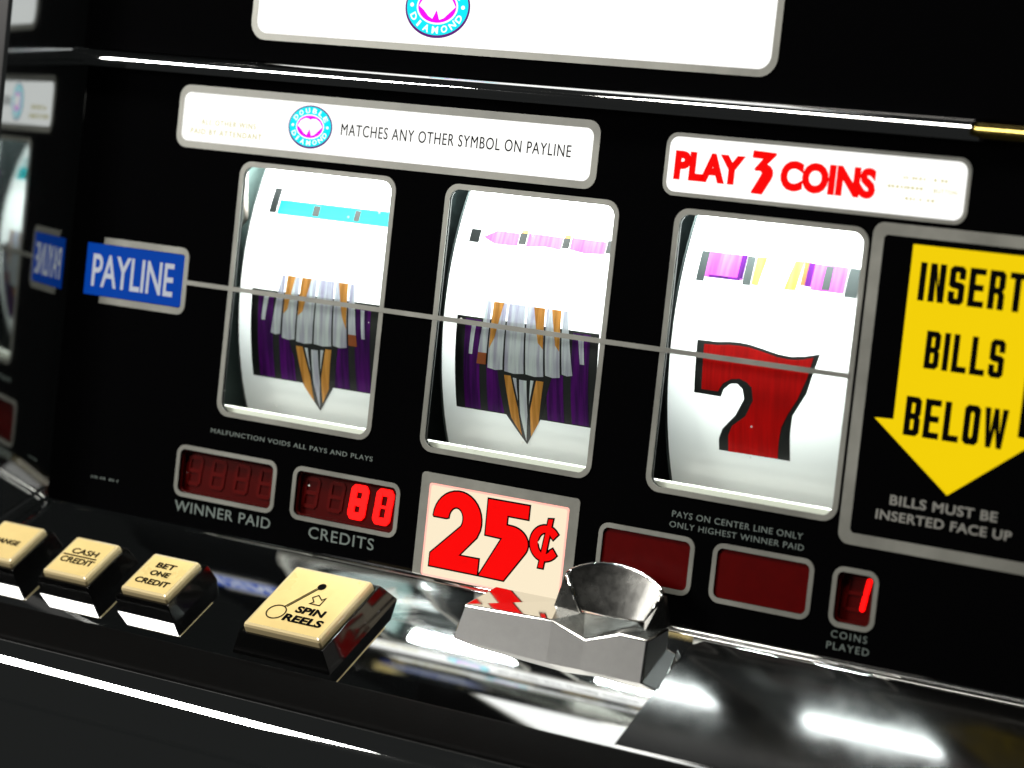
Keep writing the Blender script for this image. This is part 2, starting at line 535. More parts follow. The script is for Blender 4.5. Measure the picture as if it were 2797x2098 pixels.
s1 = sign('match_sign', (-168.9, 26.2, 102.4, 127.0), (-166.5, 23.5, 105.1, 124.1), 5.0, 3.2, 'lit_white',
          'lit white strip sign about matching symbols on the payline')
words('lettering', 'MATCHES ANY OTHER SYMBOL ON PAYLINE', (-88.3, 14.7, 113.0, 117.4), gm, 'ink_black', s1, 0.0, 1.12)
words('lettering', 'PAID BY ATTENDANT', (-161.8, -126.2, 108.1, 110.2), gm, 'lit_olive', s1, 0.05, 1.25)
words('lettering', 'ALL OTHER WINS', (-156.8, -129.5, 111.9, 114.0), gm, 'lit_olive', s1, 0.0, 1.25)
def emblem(cx, cz, k, parent, y=-0.42):
    """round two-gem emblem, k = size relative to the one on the match sign"""
    def E(rx, rz, n=56, dz_=0.0):
        return ellipse(cx, cz + dz_ * k, rx * k, rz * k, n)
    slab('emblem', [E(10.5, 8.2)], glass_map(y), 0.1, 'lit_purple', parent, label='round cyan and magenta emblem with two white gems')
    slab('emblem_ring', [E(9.95, 7.6, 56, 0.15)], glass_map(y - 0.10), 0.1, 'lit_cyan', parent)
    slab('emblem_oval', [E(6.7, 4.7, 48, 0.1)], glass_map(y - 0.18), 0.08, 'lit_white', parent)
    slab('emblem_oval', [E(6.2, 4.25, 48, 0.1)], glass_map(y - 0.26), 0.08, 'lit_magenta', parent)
    gem = [(-5.9, .2), (-4.5, 2.3), (-2.4, 3.3), (-0.8, 3.2), (0.0, 2.7), (0.9, 3.2), (2.8, 3.2), (4.6, 2.2), (6.0, 0.3), (4.5, -1.0),
           (2.5, -2.8), (1.1, -3.3), (0.0, -0.7), (-1.2, -3.1), (-2.5, -2.5), (-4.2, -0.9)]
    slab('emblem_gems', [[(cx + a * k, cz + b * k) for a, b in gem]], glass_map(y - 0.34), 0.08, 'lit_white', parent)
    for body, a0, a1, flip in (('DIAMOND', 208, 332, True), ('DOUBLE', 148, 32, False)):
        for q, ch in enumerate(body):
            a = math.radians(a0 + (a1 - a0) * q / (len(body) - 1))
            me = text_mesh(ch, 0.08, 0.25)
            w = 2.0 * k * (0.35 if ch == 'I' else 1)
            fit(me, (-w / 2, w / 2, -0.95 * k, 0.95 * k))
            rot = a + math.pi / 2 if flip else a - math.pi / 2
            px, pz = cx + 8.3 * k * math.cos(a), cz + (0.1 + 6.15 * math.sin(a)) * k
            for vv in me.vertices:
                x, yy = vv.co.x, vv.co.y
                vv.co.x = px + x * math.cos(rot) - yy * math.sin(rot)
                vv.co.y = pz + x * math.sin(rot) + yy * math.cos(rot)
            link('letter', place(me, glass_map(y - 0.24)), 'lit_white', parent)
    for sx in (-8.3, 8.3):
        slab('emblem_dot', [ellipse(cx + sx * k, cz + 0.3 * k, 0.6 * k, 0.55 * k, 14)], glass_map(y - 0.20), 0.08, 'lit_white', parent)
emblem(-103.1, 114.9, 1.0, s1)

s2 = sign('coin_sign', (53.5, 168.6, 103.4, 125.4), (54.9, 167.2, 104.8, 124.0), 4.5, 3.4, 'lit_white',
          'lit white sign reading PLAY 3 COINS in red')
words('lettering', 'PLAY', (57.6, 85.2, 109.1, 119.2), gm, 'lit_red', s2, 0.6, 1.0)
words('lettering', 'COINS', (99.2, 135.0, 108.9, 119.3), gm, 'lit_red', s2, 0.6, 1.0)
three = [(88.0, 121.6), (96.9, 121.3), (97.0, 120.5), (93.8, 117.2), (95.2, 116.6), (96.2, 115.3), (96.4, 113.6), (95.9, 112.2),
         (92.9, 106.8), (88.7, 106.9), (88.6, 107.5), (91.5, 112.9), (92.0, 114.2), (91.4, 114.7), (89.3, 114.7), (89.0, 115.4),
         (91.9, 118.9), (88.1, 119.0), (87.8, 119.4)]
slab('lettering', [three], gm, 0.12, 'lit_red', s2)
def marks(rows, parent, m, fn, hgt):
    for (xa, xb, z, gaps) in rows:
        loops, x = [], xa
        while x < xb:
            w = random.uniform(0.5, 1.1)
            if random.random() > gaps:
                loops.append([(x, z - hgt / 2), (x + w, z - hgt / 2), (x + w, z + hgt / 2), (x, z + hgt / 2)])
            x += w + random.uniform(0.35, 0.8)
        slab('fine_print', loops, fn, 0.1, m, parent)
marks([(143.4, 160.9, 117.2, 0.2), (139.4, 154.0, 114.0, 0.25), (146.2, 155.8, 110.4, 0.2)], s2, 'lit_olive', gm, 0.9)
words('lettering', 'BUTTON', (156.0, 164.4, 113.0, 114.5), gm, 'lit_olive', s2, 0.05, 1.1)

s3 = slab('payline_sign', [rrect(-209.7, -158.5, 39.4, 60.2, 1.6, corners=(1, 0, 0, 1))], glass_map(-0.2), 0.2, 'lit_blue',
          label='small blue sign reading PAYLINE with broken silver frame')
slab('frame', [[(-201.0, 60.35), (-159.6, 60.35)] + [(-159.6 + 1.2 * math.sin(a), 59.15 + 1.2 * math.cos(a)) for a in [math.pi / 2 * i / 5 for i in range(1, 6)]]
               + [(-158.4 + 1.2 * math.cos(a) - 1.2, 40.4 - 1.2 * math.sin(a)) for a in [math.pi / 2 * i / 5 for i in range(0, 6)]]
               + [(-201.0, 39.2), (-201.0, 36.5)]
               + [(-160.2 + 4.0 * math.sin(a), 40.5 - 4.0 * math.cos(a)) for a in [math.pi / 2 * i / 6 for i in range(0, 7)]]
               + [(-160.2 + 4.0 * math.cos(a), 59.0 + 4.0 * math.sin(a)) for a in [math.pi / 2 * i / 6 for i in range(0, 7)]]
               + [(-201.0, 63.0)]], glass_map(-0.25), 0.3, 'silver', s3)
words('lettering', 'PAYLINE', (-206.0, -163.2, 43.0, 56.1), glass_map(-0.38), 'lit_grey', s3, 0.10, 0.98)
slab('payline_bar', [[(-156.4, 48.7), (133.6, 48.7), (133.6, 50.5), (-156.4, 50.5)]], glass_map(-0.62), 0.2, 'silver',
     label='silver line running across the three reel windows')

# 25 cent sign
s4 = slab('price_sign', [rrect(-30.5, 30.0, -45.2, -11.4, 1.0)], glass_map(-0.2), 0.2, 'lit_cream',
          label='lit cream sign reading 25 cents in bold red')
slab('frame', [rrect(-34.7, 34.5, -45.4, -7.3, 1.6, corners=(1, 1, 0, 0)), rrect(-30.9, 30.4, -45.3, -11.0, 1.0, corners=(1, 1, 0, 0))],
     glass_map(-0.25), 0.3, 'silver', s4)
slab('sign_edge', [rrect(-30.85, 30.35, -45.25, -11.05, 1.0), rrect(-30.1, 29.6, -44.9, -11.8, 0.9)], glass_map(-0.36), 0.12, 'pink_edge', s4)
def arc(cx, cz, rx, rz, a0, a1, n=12):
    return [(cx + rx * math.cos(math.radians(a0 + (a1 - a0) * i / n)), cz + rz * math.sin(math.radians(a0 + (a1 - a0) * i / n))) for i in range(n + 1)]
two = [(-27.4, -22.9)] + arc(-17.0, -23.0, 10.6, 10.4, 178, -12, 18) + [(-7.8, -28.0), (-14.8, -35.8), (-5.9, -35.8), (-5.9, -41.4), (-27.3, -41.4),
       (-27.3, -36.8), (-15.6, -25.8)] + arc(-17.6, -22.6, 3.4, 4.3, -35, 180, 12) + [(-22.0, -22.9)]
five = [(-4.2, -13.2), (13.6, -13.1), (13.6, -17.9), (4.6, -17.9), (4.6, -21.5)] + arc(6.6, -27.6, 8.0, 6.0, 84, -30, 12) + \
       [(5.7, -41.5), (-5.0, -41.4), (3.4, -26.4), (-4.0, -26.2)]
cent = arc(21.8, -25.3, 6.4, 6.4, 38, 98, 5) + arc(21.8, -25.3, 6.4, 6.4, 104, 262, 16) + arc(21.8, -25.3, 6.4, 6.4, 268, 325, 5) + \
       [(25.2, -26.9)] + arc(21.8, -25.0, 3.1, 3.9, 315, 45, 12)[0:1] + arc(21.8, -25.3, 3.2, 3.9, 318, 180, 10) + arc(21.8, -25.3, 3.2, 3.9, 180, 42, 10) + [(25.0, -23.4)]
cbar = [(22.3, -16.5), (24.1, -16.3), (21.9, -34.3), (20.0, -34.3)]
def grow(poly, d):
    n, out = len(poly), []
    area_ = sum(poly[i][0] * poly[(i + 1) % n][1] - poly[(i + 1) % n][0] * poly[i][1] for i in range(n))
    sg = 1 if area_ > 0 else -1
    for i in range(n):
        a, b, c_ = Vector(poly[i - 1]), Vector(poly[i]), Vector(poly[(i + 1) % n])
        e1, e2 = (b - a), (c_ - b)
        if e1.length < 1e-6 or e2.length < 1e-6:
            out.append(tuple(b)); continue
        n1_, n2_ = Vector((e1.y, -e1.x)).normalized() * sg, Vector((e2.y, -e2.x)).normalized() * sg
        mdir = n1_ + n2_
        if mdir.length < 0.2:
            out.append(tuple(b + n1_ * d)); continue
        mdir.normalize()
        out.append(tuple(b + mdir * d / max(0.5, mdir.dot(n1_))))
    return out
for nm, poly in (('numeral', two), ('numeral', five), ('cent_mark', cent), ('cent_mark', cbar)):
    slab('outline', [grow(poly, 0.6)], glass_map(-0.50 if nm == 'numeral' else -0.52), 0.1, 'ink_black', s4)
    slab(nm, [poly], glass_map(-0.64 if poly is not cbar else -0.70), 0.1, 'lit_red', s4)

# heavy squared block letters for the bill arrow
def block(ch, x, w, z, h, t, u):
    """even-odd loops of one letter: stem width t, bar height u, chamfer c"""
    c = min(t, u) * 0.55
    X, Z = x + w, z + h
    m = z + h / 2
    if ch == 'I':
        return [[(x, z), (X, z), (X, Z), (x, Z)]]
    if ch == 'N':
        return [[(x, z), (x + t, z), (x + t, z + h * 0.62), (X - t, z), (X, z), (X, Z), (X - t, Z), (X - t, z + h * 0.38), (x + t, Z), (x, Z)]]
    if ch == 'E':
        return [[(x, z), (X, z), (X, z + u), (x + t, z + u), (x + t, m - u / 2), (X - 0.08 * w, m - u / 2), (X - 0.08 * w, m + u / 2), (x + t, m + u / 2),
                 (x + t, Z - u), (X, Z - u), (X, Z), (x, Z)]]
    if ch == 'L':
        return [[(x, z), (X, z), (X, z + u), (x + t, z + u), (x + t, Z), (x, Z)]]
    if ch == 'T':
        k = x + w / 2
        return [[(k - t / 2, z), (k + t / 2, z), (k + t / 2, Z - u), (X, Z - u), (X, Z), (x, Z), (x, Z - u), (k - t / 2, Z - u)]]
    if ch == 'O':
        return [[(x + c, z), (X - c, z), (X, z + c), (X, Z - c), (X - c, Z), (x + c, Z), (x, Z - c), (x, z + c)],
                [(x + t + c * .4, z + u), (X - t - c * .4, z + u), (X - t, z + u + c * .6), (X - t, Z - u - c * .6), (X - t - c * .4, Z - u), (x + t + c * .4, Z - u), (x + t, Z - u - c * .6), (x + t, z + u + c * .6)]]
    if ch == 'S':
        return [[(x, z + c), (x + c, z), (X - c, z), (X, z + c), (X, m + u * .1), (X - c, m + u / 2), (x + t, m + u / 2 + c * .2), (x + t, Z - u), (X - t, Z - u), (X - t, Z - h * .34),
                 (X, Z - h * .34), (X, Z - c), (X - c, Z), (x + c, Z), (x, Z - c), (x, m - u * .1), (x + c, m - u / 2), (X - t, m - u / 2 - c * .2), (X - t, z + u), (x + t, z + u), (x + t, z + h * .34), (x, z + h * .34)]]
    if ch == 'B':
        return [[(x, z), (X - c, z), (X, z + c), (X, m - c * .7), (X - c * .5, m), (X, m + c * .7), (X, Z - c), (X - c, Z), (x, Z)],
                [(x + t, z + u), (X - t, z + u), (X - t, m - u / 2), (x + t, m - u / 2)], [(x + t, m + u / 2), (X - t, m + u / 2), (X - t, Z - u), (x + t, Z - u)]]
    if ch == 'R':
        return [[(x, z), (x + t, z), (x + t, m - u * .6), (X - t - c * .3, m - u * .6), (X - t, m - u * .9), (X - t, z), (X, z), (X, m - u * .7), (X - c * .6, m - u * .1), (X, m + u * .4),
                 (X, Z - c), (X - c, Z), (x, Z)], [(x + t, m + u * .4), (X - t, m + u * .4), (X - t, Z - u), (x + t, Z - u)]]
    if ch == 'W':
        k = x + w / 2
        return [[(x, Z), (x + t, Z), (x + w * .30, z + h * .36), (k - t * .42, Z), (k + t * .42, Z), (x + w * .70, z + h * .36), (X - t, Z), (X, Z), (x + w * .84, z), (x + w * .62, z), (k, z + h * .5), (x + w * .38, z), (x + w * .16, z)]]
def block_word(body, x0, x1, z0, z1, fn, m, parent):
    rel = {'I': 0.40, 'W': 1.45, 'T': 1.0}
    gap = 0.24
    tot = sum(rel.get(ch, 1.0) for ch in body) + gap * (len(body) - 1)
    k = (x1 - x0) / tot
    x, bm = x0, bmesh.new()
    for ch in body:
        w = rel.get(ch, 1.0) * k
        bm.from_mesh(place(curve_mesh(block(ch, x, w, z0, z1 - z0, 0.40 * k if ch != 'W' else 0.36 * k, (z1 - z0) * 0.165), 0.12), fn))
        x += w + gap * k
    me = bpy.data.meshes.new('lettering')
    bm.to_mesh(me)
    bm.free()
    return link('lettering', me, m, parent)

# bill sign
s5 = slab('bill_sign', [rrect(140.3, 206.6, -2.2, 97.9, 1.5)], glass_map(-0.2), 0.2, 'black_glass',
          label='black bill sign with a yellow downward arrow reading INSERT BILLS BELOW')
slab('frame', [rrect(136.1, 211.0, -6.2, 101.9, 4.0), rrect(140.3, 206.6, -2.2, 97.9, 1.5)], glass_map(-0.28), 0.36, 'silver', s5)
slab('arrow', [[(151.1, 95.7), (195.7, 95.7), (195.2, 37.6), (202.3, 37.2), (173.4, 15.3), (144.4, 37.2), (151.3, 37.5)]], glass_map(-0.36), 0.1, 'lit_yellow', s5)
gb = glass_map(-0.48)
block_word('INSERT', 154.7, 192.0, 77.5, 90.2, gb, 'ink_black', s5)
block_word('BILLS', 159.7, 187.6, 55.6, 68.1, gb, 'ink_black', s5)
block_word('BELOW', 155.2, 191.4, 32.9, 45.9, gb, 'ink_black', s5)
words('lettering', 'BILLS MUST BE', (153.5, 191.8, 9.2, 12.6), gb, 'ink_silver', s5, 0.22, 1.06)
words('lettering', 'INSERTED FACE UP', (149.0, 197.4, 3.9, 7.2), gb, 'ink_silver', s5, 0.22, 1.06)

# small printed lines straight on the glass
gt = glass_map(-0.08)
words('lettering', 'MALFUNCTION VOIDS ALL PAYS AND PLAYS', (-136.9, -58.1, -7.3, -5.5), gt, 'ink_grey', glass, 0.05, 1.12)
words('lettering', 'WINNER PAID', (-151.5, -103.2, -40.3, -36.1), gt, 'ink_grey', glass, 0.05, 1.08)
words('lettering', 'CREDITS', (-84.5, -53.5, -40.5, -36.0), gt, 'ink_grey', glass, 0.05, 1.1)
words('lettering', 'PAYS ON CENTER LINE ONLY', (72.0, 123.1, -7.6, -5.4), gt, 'ink_grey', glass, 0.02, 1.1)
words('lettering', 'ONLY HIGHEST WINNER PAID', (71.4, 124.0, -11.3, -9.2), gt, 'ink_grey', glass, 0.0, 1.1)
words('lettering', 'COINS', (137.7, 151.1, -38.2, -35.8), gt, 'ink_grey', glass, 0.0, 1.3)
words('lettering', 'PLAYED', (136.5, 152.3, -42.2, -39.8), gt, 'ink_grey', glass, 0.0, 1.2)
marks([(-196.3, -182.3, -33.4, 0.1)], glass, 'ink_grey', gt, 0.8)

# ================================================================ displays
SEG = {'a': ((0.12, 1.0), (0.88, 1.0)), 'g': ((0.14, 0.5), (0.86, 0.5)), 'd': ((0.12, 0.0), (0.88, 0.0)),
       'f': ((0.0, 0.93), (0.0, 0.57)), 'b': ((1.0, 0.93), (1.0, 0.57)), 'e': ((0.0, 0.43), (0.0, 0.07)), 'c': ((1.0, 0.43), (1.0, 0.07))}
def capsule(p, q, w):
    p, q = Vector(p), Vector(q)
    d = (q - p).normalized()
    a0 = math.atan2(d.y, d.x)
    return [(q.x + w * math.cos(a0 + t), q.y + w * math.sin(a0 + t)) for t in [math.pi * (i / 8 - 0.5) for i in range(9)]] + \
           [(p.x + w * math.cos(a0 + t), p.y + w * math.sin(a0 + t)) for t in [math.pi * (i / 8 + 0.5) for i in range(9)]]
def digit(x, z, w, h, on, parent, m_on, hw, y, slant=0.10, thin=None):
    def P(u):
        zz = z + u[1] * h
        return (x + u[0] * w + (zz - z) * slant, zz)
    bm = bmesh.new()
    for i, sname in enumerate(on):
        a, b = SEG[sname]
        wd = hw * (0.38 if thin == sname else 1.0)
        me = place(curve_mesh([capsule(P(a), P(b), wd)], 0.3), glass_map(y - 0.02 * i))
        bm.from_mesh(me)
    me = bpy.data.meshes.new('digit')
    bm.to_mesh(me)
    bm.free()
    return link('digit', me, m_on, parent)
def display(name, d, label, back):
    f_ = slab(name, [rrect(*d, 4.0), rrect(d[0] + 1.75, d[1] - 1.75, d[2] + 1.75, d[3] - 1.75, 2.2)], glass_map(-0.25), 0.4, 'silver', label=label)
    dep = 0.6 if back == 'display_red' else 4.5
    slab('backing', [[(d[0] + 0.5, d[2] + 0.5), (d[1] - 0.5, d[2] + 0.5), (d[1] - 0.5, d[3] - 0.5), (d[0] + 0.5, d[3] - 0.5)]],
         glass_map(3.4), 0.4, back, f_)
    if dep < 1:
        slab('filter', [rrect(d[0] + 1.82, d[1] - 1.82, d[2] + 1.82, d[3] - 1.82, 2.1)], glass_map(0.6), 0.4, back, f_)
    else:
        bx = rrect(d[0] + 1.82, d[1] - 1.82, d[2] + 1.82, d[3] - 1.82, 2.1)
        bi = rrect(d[0] + 2.3, d[1] - 2.3, d[2] + 2.3, d[3] - 2.3, 1.7)
        slab('bezel_wall', [bx, bi], glass_map(2.0), 2.2, 'display_dark', f_)
        slab('pane', [rrect(d[0] + 1.85, d[1] - 1.85, d[2] + 1.85, d[3] - 1.85, 2.1)], glass_map(0.5), 0.2, 'pane', f_)
    return f_
d1 = display('winner_display', DISP['winner'], 'unlit four-digit red display above WINNER PAID', 'display_dark')
for i in range(4):
    digit(-149.0 + i * 11.9, -28.9, 6.0, 10.4, 'abcdefg', d1, 'segment_off', 0.75, 3.0)
d2 = display('credits_display', DISP['credits'], 'red display lit with two digits above CREDITS', 'display_dark')
for i in range(2):
    digit(-91.0 + i * 12.0, -28.9, 6.0, 10.4, 'abcdefg', d2, 'segment_off', 0.75, 3.0)
digit(-67.8, -29.2, 5.3, 10.6, 'abcdefg', d2, 'segment_on', 1.42, 2.7)
digit(-56.1, -29.4, 5.4, 11.0, 'abcdefg', d2, 'segment_on', 1.38, 2.7, thin='g')
display('blank_display', DISP['hopper'], 'blank dark red display behind the chrome coin head', 'display_red')
display('blank_display', DISP['blank'], 'blank dark red display left of the small coins display', 'display_red')
d5 = display('coins_display', DISP['coins'], 'small red display showing 1 above COINS PLAYED', 'display_dark')
digit(139.8, -28.2, 7.0, 11.2, 'adefg', d5, 'segment_off', 0.6, 3.0)
digit(139.6, -28.2, 7.0, 11.2, 'bc', d5, 'segment_on', 0.95, 2.7, slant=0.16)

# ================================================================ reels
def reel_arc(a0, a1, n):
    return [math.radians(a0 + (a1 - a0) * i / n) for i in range(n + 1)]
def drum(k, x0, x1, r):
    n = 120
    v_, f_ = [], []
    for x in (x0, x1):
        for i in range(n):
            t = 2 * math.pi * i / n
            v_.append((SPACING * k + REEL_DX + x, REEL_Y0 + REEL_R - r * math.cos(t), REEL_ZC + r * math.sin(t)))
    for i in range(n):
        f_.append((i, (i + 1) % n, n + (i + 1) % n, n + i))
    return raw(v_, f_)
def disc(k, x, r0, r1):
    n = 96
    v_, f_ = [], []
    for r in (r0, r1):
        for i in range(n):
            t = 2 * math.pi * i / n
            v_.append((SPACING * k + REEL_DX + x, REEL_Y0 + REEL_R - r * math.cos(t), REEL_ZC + r * math.sin(t)))
    for i in range(n):
        f_.append((i, (i + 1) % n, n + (i + 1) % n, n + i))
    return raw(v_, f_)

def symbol(name, k, pieces, parent, label=None):
    """pieces: (material, polygon(x, u), level)"""
    bm = bmesh.new()
    names = []
    for (m, poly, lev) in pieces:
        me = place(curve_mesh([poly], 0.04), reel_map(k, 0.06 + 0.07 * lev), cut=2.5)
        nf0 = len(bm.faces)
        bm.from_mesh(me)
        bm.faces.ensure_lookup_table()
        if m not in names:
            names.append(m)
        for fc in bm.faces[nf0:]:
            fc.material_index = names.index(m)
    me = bpy.data.meshes.new(name)
    bm.to_mesh(me)
    bm.free()
    return link(name, me, names, parent, label)

def rect(x0, x1, u0, u1):
    return [(x0, u0), (x1, u0), (x1, u1), (x0, u1)]
def gem_pieces(du=0.0, flip=1):
    P = []
    def add(m, poly, lev):
        P.append((m, [(flip * x, u + du) for x, u in poly], lev))
    add('sym_black', rect(-31, 31, -37.2, -2.2), 0)
    add('sym_purple', rect(-27.4, -20.0, -36.8, -3.0), 1)
    add('sym_purple', rect(20.0, 27.0, -36.8, -3.0), 1)
    add('sym_purple', rect(-16.8, -9.6, -36.8, -19.0), 1)
    add('sym_purple', rect(9.6, 16.8, -36.8, -19.0), 1)
    # pointed lower half
    add('sym_black', [(-12, -20), (12, -20), (9.5, -36), (0.6, -48), (-6.5, -37)], 2)
    add('sym_gold', [(-8.4, -22.4), (-5.2, -22.4), (-2.2, -34), (-1.6, -44.5), (-5.6, -38.5)], 3)
    add('sym_gold', [(8.8, -22.0), (6.0, -22.0), (3.2, -34), (2.4, -44.5), (6.4, -38.0)], 3)
    add('sym_silver', [(-4.1, -22.6), (-2.7, -22.6), (-1.8, -32.0)], 3)
    add('sym_silver', [(3.5, -22.6), (5.0, -22.6), (3.0, -31.0)], 3)
    add('sym_silver', [(-1.0, -23.0), (2.2, -23.0), (2.3, -36), (0.7, -46.6), (-0.9, -36)], 3)
    # crown facets
    b = [-21.2, -15.8, -8.7, -0.1, 9.2, 16.7, 21.6]
    t = [-17.2, -14.4, -7.4, 0.9, 9.0, 15.6, 18.6]
    dep = [-18.6, -20.0, -20.6, -20.6, -20.2, -19.2]
    cols = [('sym_silver', None), ('sym_silver', 'L'), ('sym_silver', 'L'), ('sym_silver', None), ('sym_silver', 'R'), ('sym_rust', 'T')]
    for i in range(6):
        g = 0.42
        xl, xr, tl, tr = b[i] + g, b[i + 1] - g, t[i] + g * 0.7, t[i + 1] - g * 0.7
        ub, ut = dep[i], 4.4
        ml, mr = (xl + tl) / 2, (xr + tr) / 2
        if cols[i][0] == 'sym_rust':
            add('sym_silver', [(xl + (tl - xl) * .2, -15), (xr + (tr - xr) * .2, -15), (tr, ut), (tl, ut)], 3)
            add('sym_rust', [(xl, ub), (xr, ub), (xr + (tr - xr) * .2, -14.9), (xl + (tl - xl) * .2, -14.9)], 4)
            continue
        add('sym_silver', [(xl, ub), (xl + (xr - xl) * .5, ub - 0.5), (xr, ub), (tr, ut), (tl, ut)], 3)
        if cols[i][1] == 'L':
            add('sym_gold', [(ml, -10.5), (ml + (mr - ml) * .30, -8.5), (tl + (tr - tl) * .62, ut - 0.1), (tl, ut - 0.1)], 4)
        if cols[i][1] == 'R':
            add('sym_gold', [(mr, -13.0), (mr - (mr - ml) * .35, -8.5), (tl + (tr - tl) * .25, ut - 0.1), (tr, ut - 0.1)], 4)
    add('sym_silver', [(-25.6, -14), (-23.8, -14), (-22.4, -4.8), (-24.6, -4.8)], 3)
    add('sym_silver', [(24.8, -16), (23.2, -16), (22.2, -5.0), (24.0, -5.0)], 3)
    return P

for k in (-1, 0, 1):
    nm = ['first', 'second', 'third'][k + 1]
    rl = link('reel', drum(k, -37.0, 37.0, REEL_R), 'strip_white', smooth=True,
              label=['white reel with a purple gem below a cyan bar', 'white reel with a purple gem below a pink bar', 'white reel showing a red 7 below a purple gem'][k + 1])
    link('reel_rim', drum(k, -38.4, -37.0, REEL_R - 0.5), 'rim_grey', rl, smooth=True)
    link('reel_rim', disc(k, -38.4, 4, REEL_R - 0.6), 'rim_grey', rl)
    link('reel_rim', disc(k, 37.0, 4, REEL_R - 0.1), 'rim_grey', rl)
    if k == -1:
        symbol('gem_symbol', k, gem_pieces(), rl)
        symbol('bar_symbol', k, [
            ('sym_cyan', rect(-25.4, 31, 27.6, 33.6), 0), ('sym_black', rect(-29.4, -25.8, 28.0, 38.2), 1),
            ('sym_pale', rect(-25.0, 31, 34.2, 38.4), 0),
            ('sym_black', rect(-8.4, -5.0, 28.4, 32.7), 1), ('sym_black', rect(11.6, 14.4, 28.4, 32.7), 1)], rl, 'cyan bar symbol with black blocks')
    elif k == 0:
        symbol('gem_symbol', k, gem_pieces(0.7, -1), rl)
        symbol('bar_symbol', k, [
            ('sym_black', rect(-31.4, -27.0, 26.0, 31.0), 1), ('sym_pink', [(-25.5, 28.4), (-20, 26.2), (-10, 26.4), (-10, 31.2), (-20, 31.4)], 0),
            ('sym_black', rect(-9.8, -6.6, 27.2, 31.5), 1), ('sym_gold', rect(-9.4, -6.6, 31.5, 32.6), 1),
            ('sym_pink', [(-6.4, 26.6), (1.5, 27.4), (8.8, 26.8), (8.8, 31.6), (-6.4, 31.8)], 0),
            ('sym_black', rect(9.0, 12.0, 27.6, 31.5), 1), ('sym_gold', rect(9.3, 12.0, 31.5, 32.6), 1),
            ('sym_pink', [(12.4, 27.4), (19.5, 26.6), (27.4, 27.2), (27.4, 31.8), (12.4, 32.0)], 0),
            ('sym_black', rect(27.6, 31.2, 27.6, 32.4), 1)], rl, 'pink bar symbol with black blocks')
        symbol('index_mark', k, [('rim_grey', rect(-30.2, -26.2, 44.9, 45.4), 0), ('rim_grey', rect(-9.5, -6.9, 45.1, 45.7), 0), ('rim_grey', rect(10.4, 12.5, 44.9, 45.5), 0)], rl)
    else:
        symbol('gem_symbol', k, [
            ('rim_grey', rect(-31.2, -28.0, 22.0, 32.8), 0), ('sym_pink', rect(-28.0, -13.0, 23.6, 32.9), 0), ('sym_purple', rect(-26.4, -14.0, 23.6, 24.6), 1),
            ('sym_purple', rect(-15.2, -13.0, 24.4, 33.0), 1), ('rim_grey', rect(-12.9, -9.6, 22.4, 32.8), 0),
            ('sym_gold', [(-9.4, 32.9), (-5.2, 33.0), (-6.6, 22.6), (-9.4, 22.8)], 0), ('sym_black', [(-2.2, 33.1), (-1.4, 33.1), (-2.6, 22.4), (-3.0, 22.4)], 0),
            ('sym_purple', [(4.4, 33.0), (5.0, 33.0), (2.8, 22.4), (2.4, 22.4)], 0), ('sym_gold', [(5.4, 33.1), (9.2, 33.2), (8.0, 22.6), (3.4, 22.4)], 0),
            ('sym_rust', rect(9.2, 11.0, 24.6, 33.2), 0), ('sym_purple', rect(11.0, 13.4, 24.4, 33.0), 1), ('sym_pink', rect(13.4, 26.2, 23.4, 33.0), 0),
            ('rim_grey', rect(17.6, 20.6, 24.0, 32.6), 1), ('rim_grey', rect(26.4, 31.2, 22.4, 32.8), 0)], rl, 'purple and gold gem symbol base')
        seven = [(-23.6, 0.2), (-18.5, 0.4), (-14.0, 1.0), (-10.0, 1.2), (-6.0, 1.1), (-1.0, 0.3), (5.2, -0.9), (10.5, -1.2), (15.0, -0.6), (19.0, 0.6),
                 (17.4, -6.5), (14.2, -14.5), (10.8, -20.0), (8.4, -25.0), (7.3, -30.8), (6.8, -36.6), (-12.6, -36.8), (-12.4, -30.8),
                 (-10.9, -27.2), (-5.6, -23.0), (-2.8, -17.0), (-3.6, -12.5), (-5.7, -10.9), (-8.5, -10.1), (-11.8, -10.6), (-15.0, -12.6), (-16.8, -15.6), (-23.3, -15.6)]
        shadow = [(-26.6, 1.4), (-18.6, 1.6), (-14.0, 2.2), (-10.0, 2.4), (-6.0, 2.2), (-0.6, 1.3), (5.6, 0.2), (10.5, 0.0), (15.2, 0.6), (21.4, 2.2), (17.6, -12.0), (12.6, -20.4), (11.8, -27), (11.6, -36.8), (-16.4, -36.8),
                  (-16.3, -32.6), (-14.8, -28.8), (-9.6, -23.2), (-6.4, -17.0), (-7.2, -13.6), (-9.4, -12.0), (-12, -12.4), (-14.6, -14.6), (-15.6, -17.4), (-26.3, -17.2)]
        symbol('seven_symbol', k, [('sym_black', shadow, 0), ('sym_red', seven, 2)], rl, 'red 7 outlined in black')

# windows: silver frame, clear pane, lit ledge
for k in (-1, 0, 1):
    cx = k * SPACING
    fr = slab('reel_window', [rrect(cx - W2, cx + W2, 0, WH, 5.6), rrect(cx - W2 + 2.05, cx + W2 - 2.05, 1.9, WH - 2.05, 4.0)], glass_map(-0.3), 0.45, 'silver',
              label=['reel window frame beside the blue sign', 'middle reel window frame above the price sign', 'reel window frame beside the bill sign'][k + 1])
    slab('pane', [rrect(cx - W2 + 2.02, cx + W2 - 2.02, 1.92, WH - 2.02, 4.0)], glass_map(0.9), 0.3, 'pane', fr)
    link('ledge', box_mesh(cx - W2 - 2, cx + W2 + 2, 3.1, 5.2, -1.0, 4.0), 'ledge_white', fr, bevel=0.5)

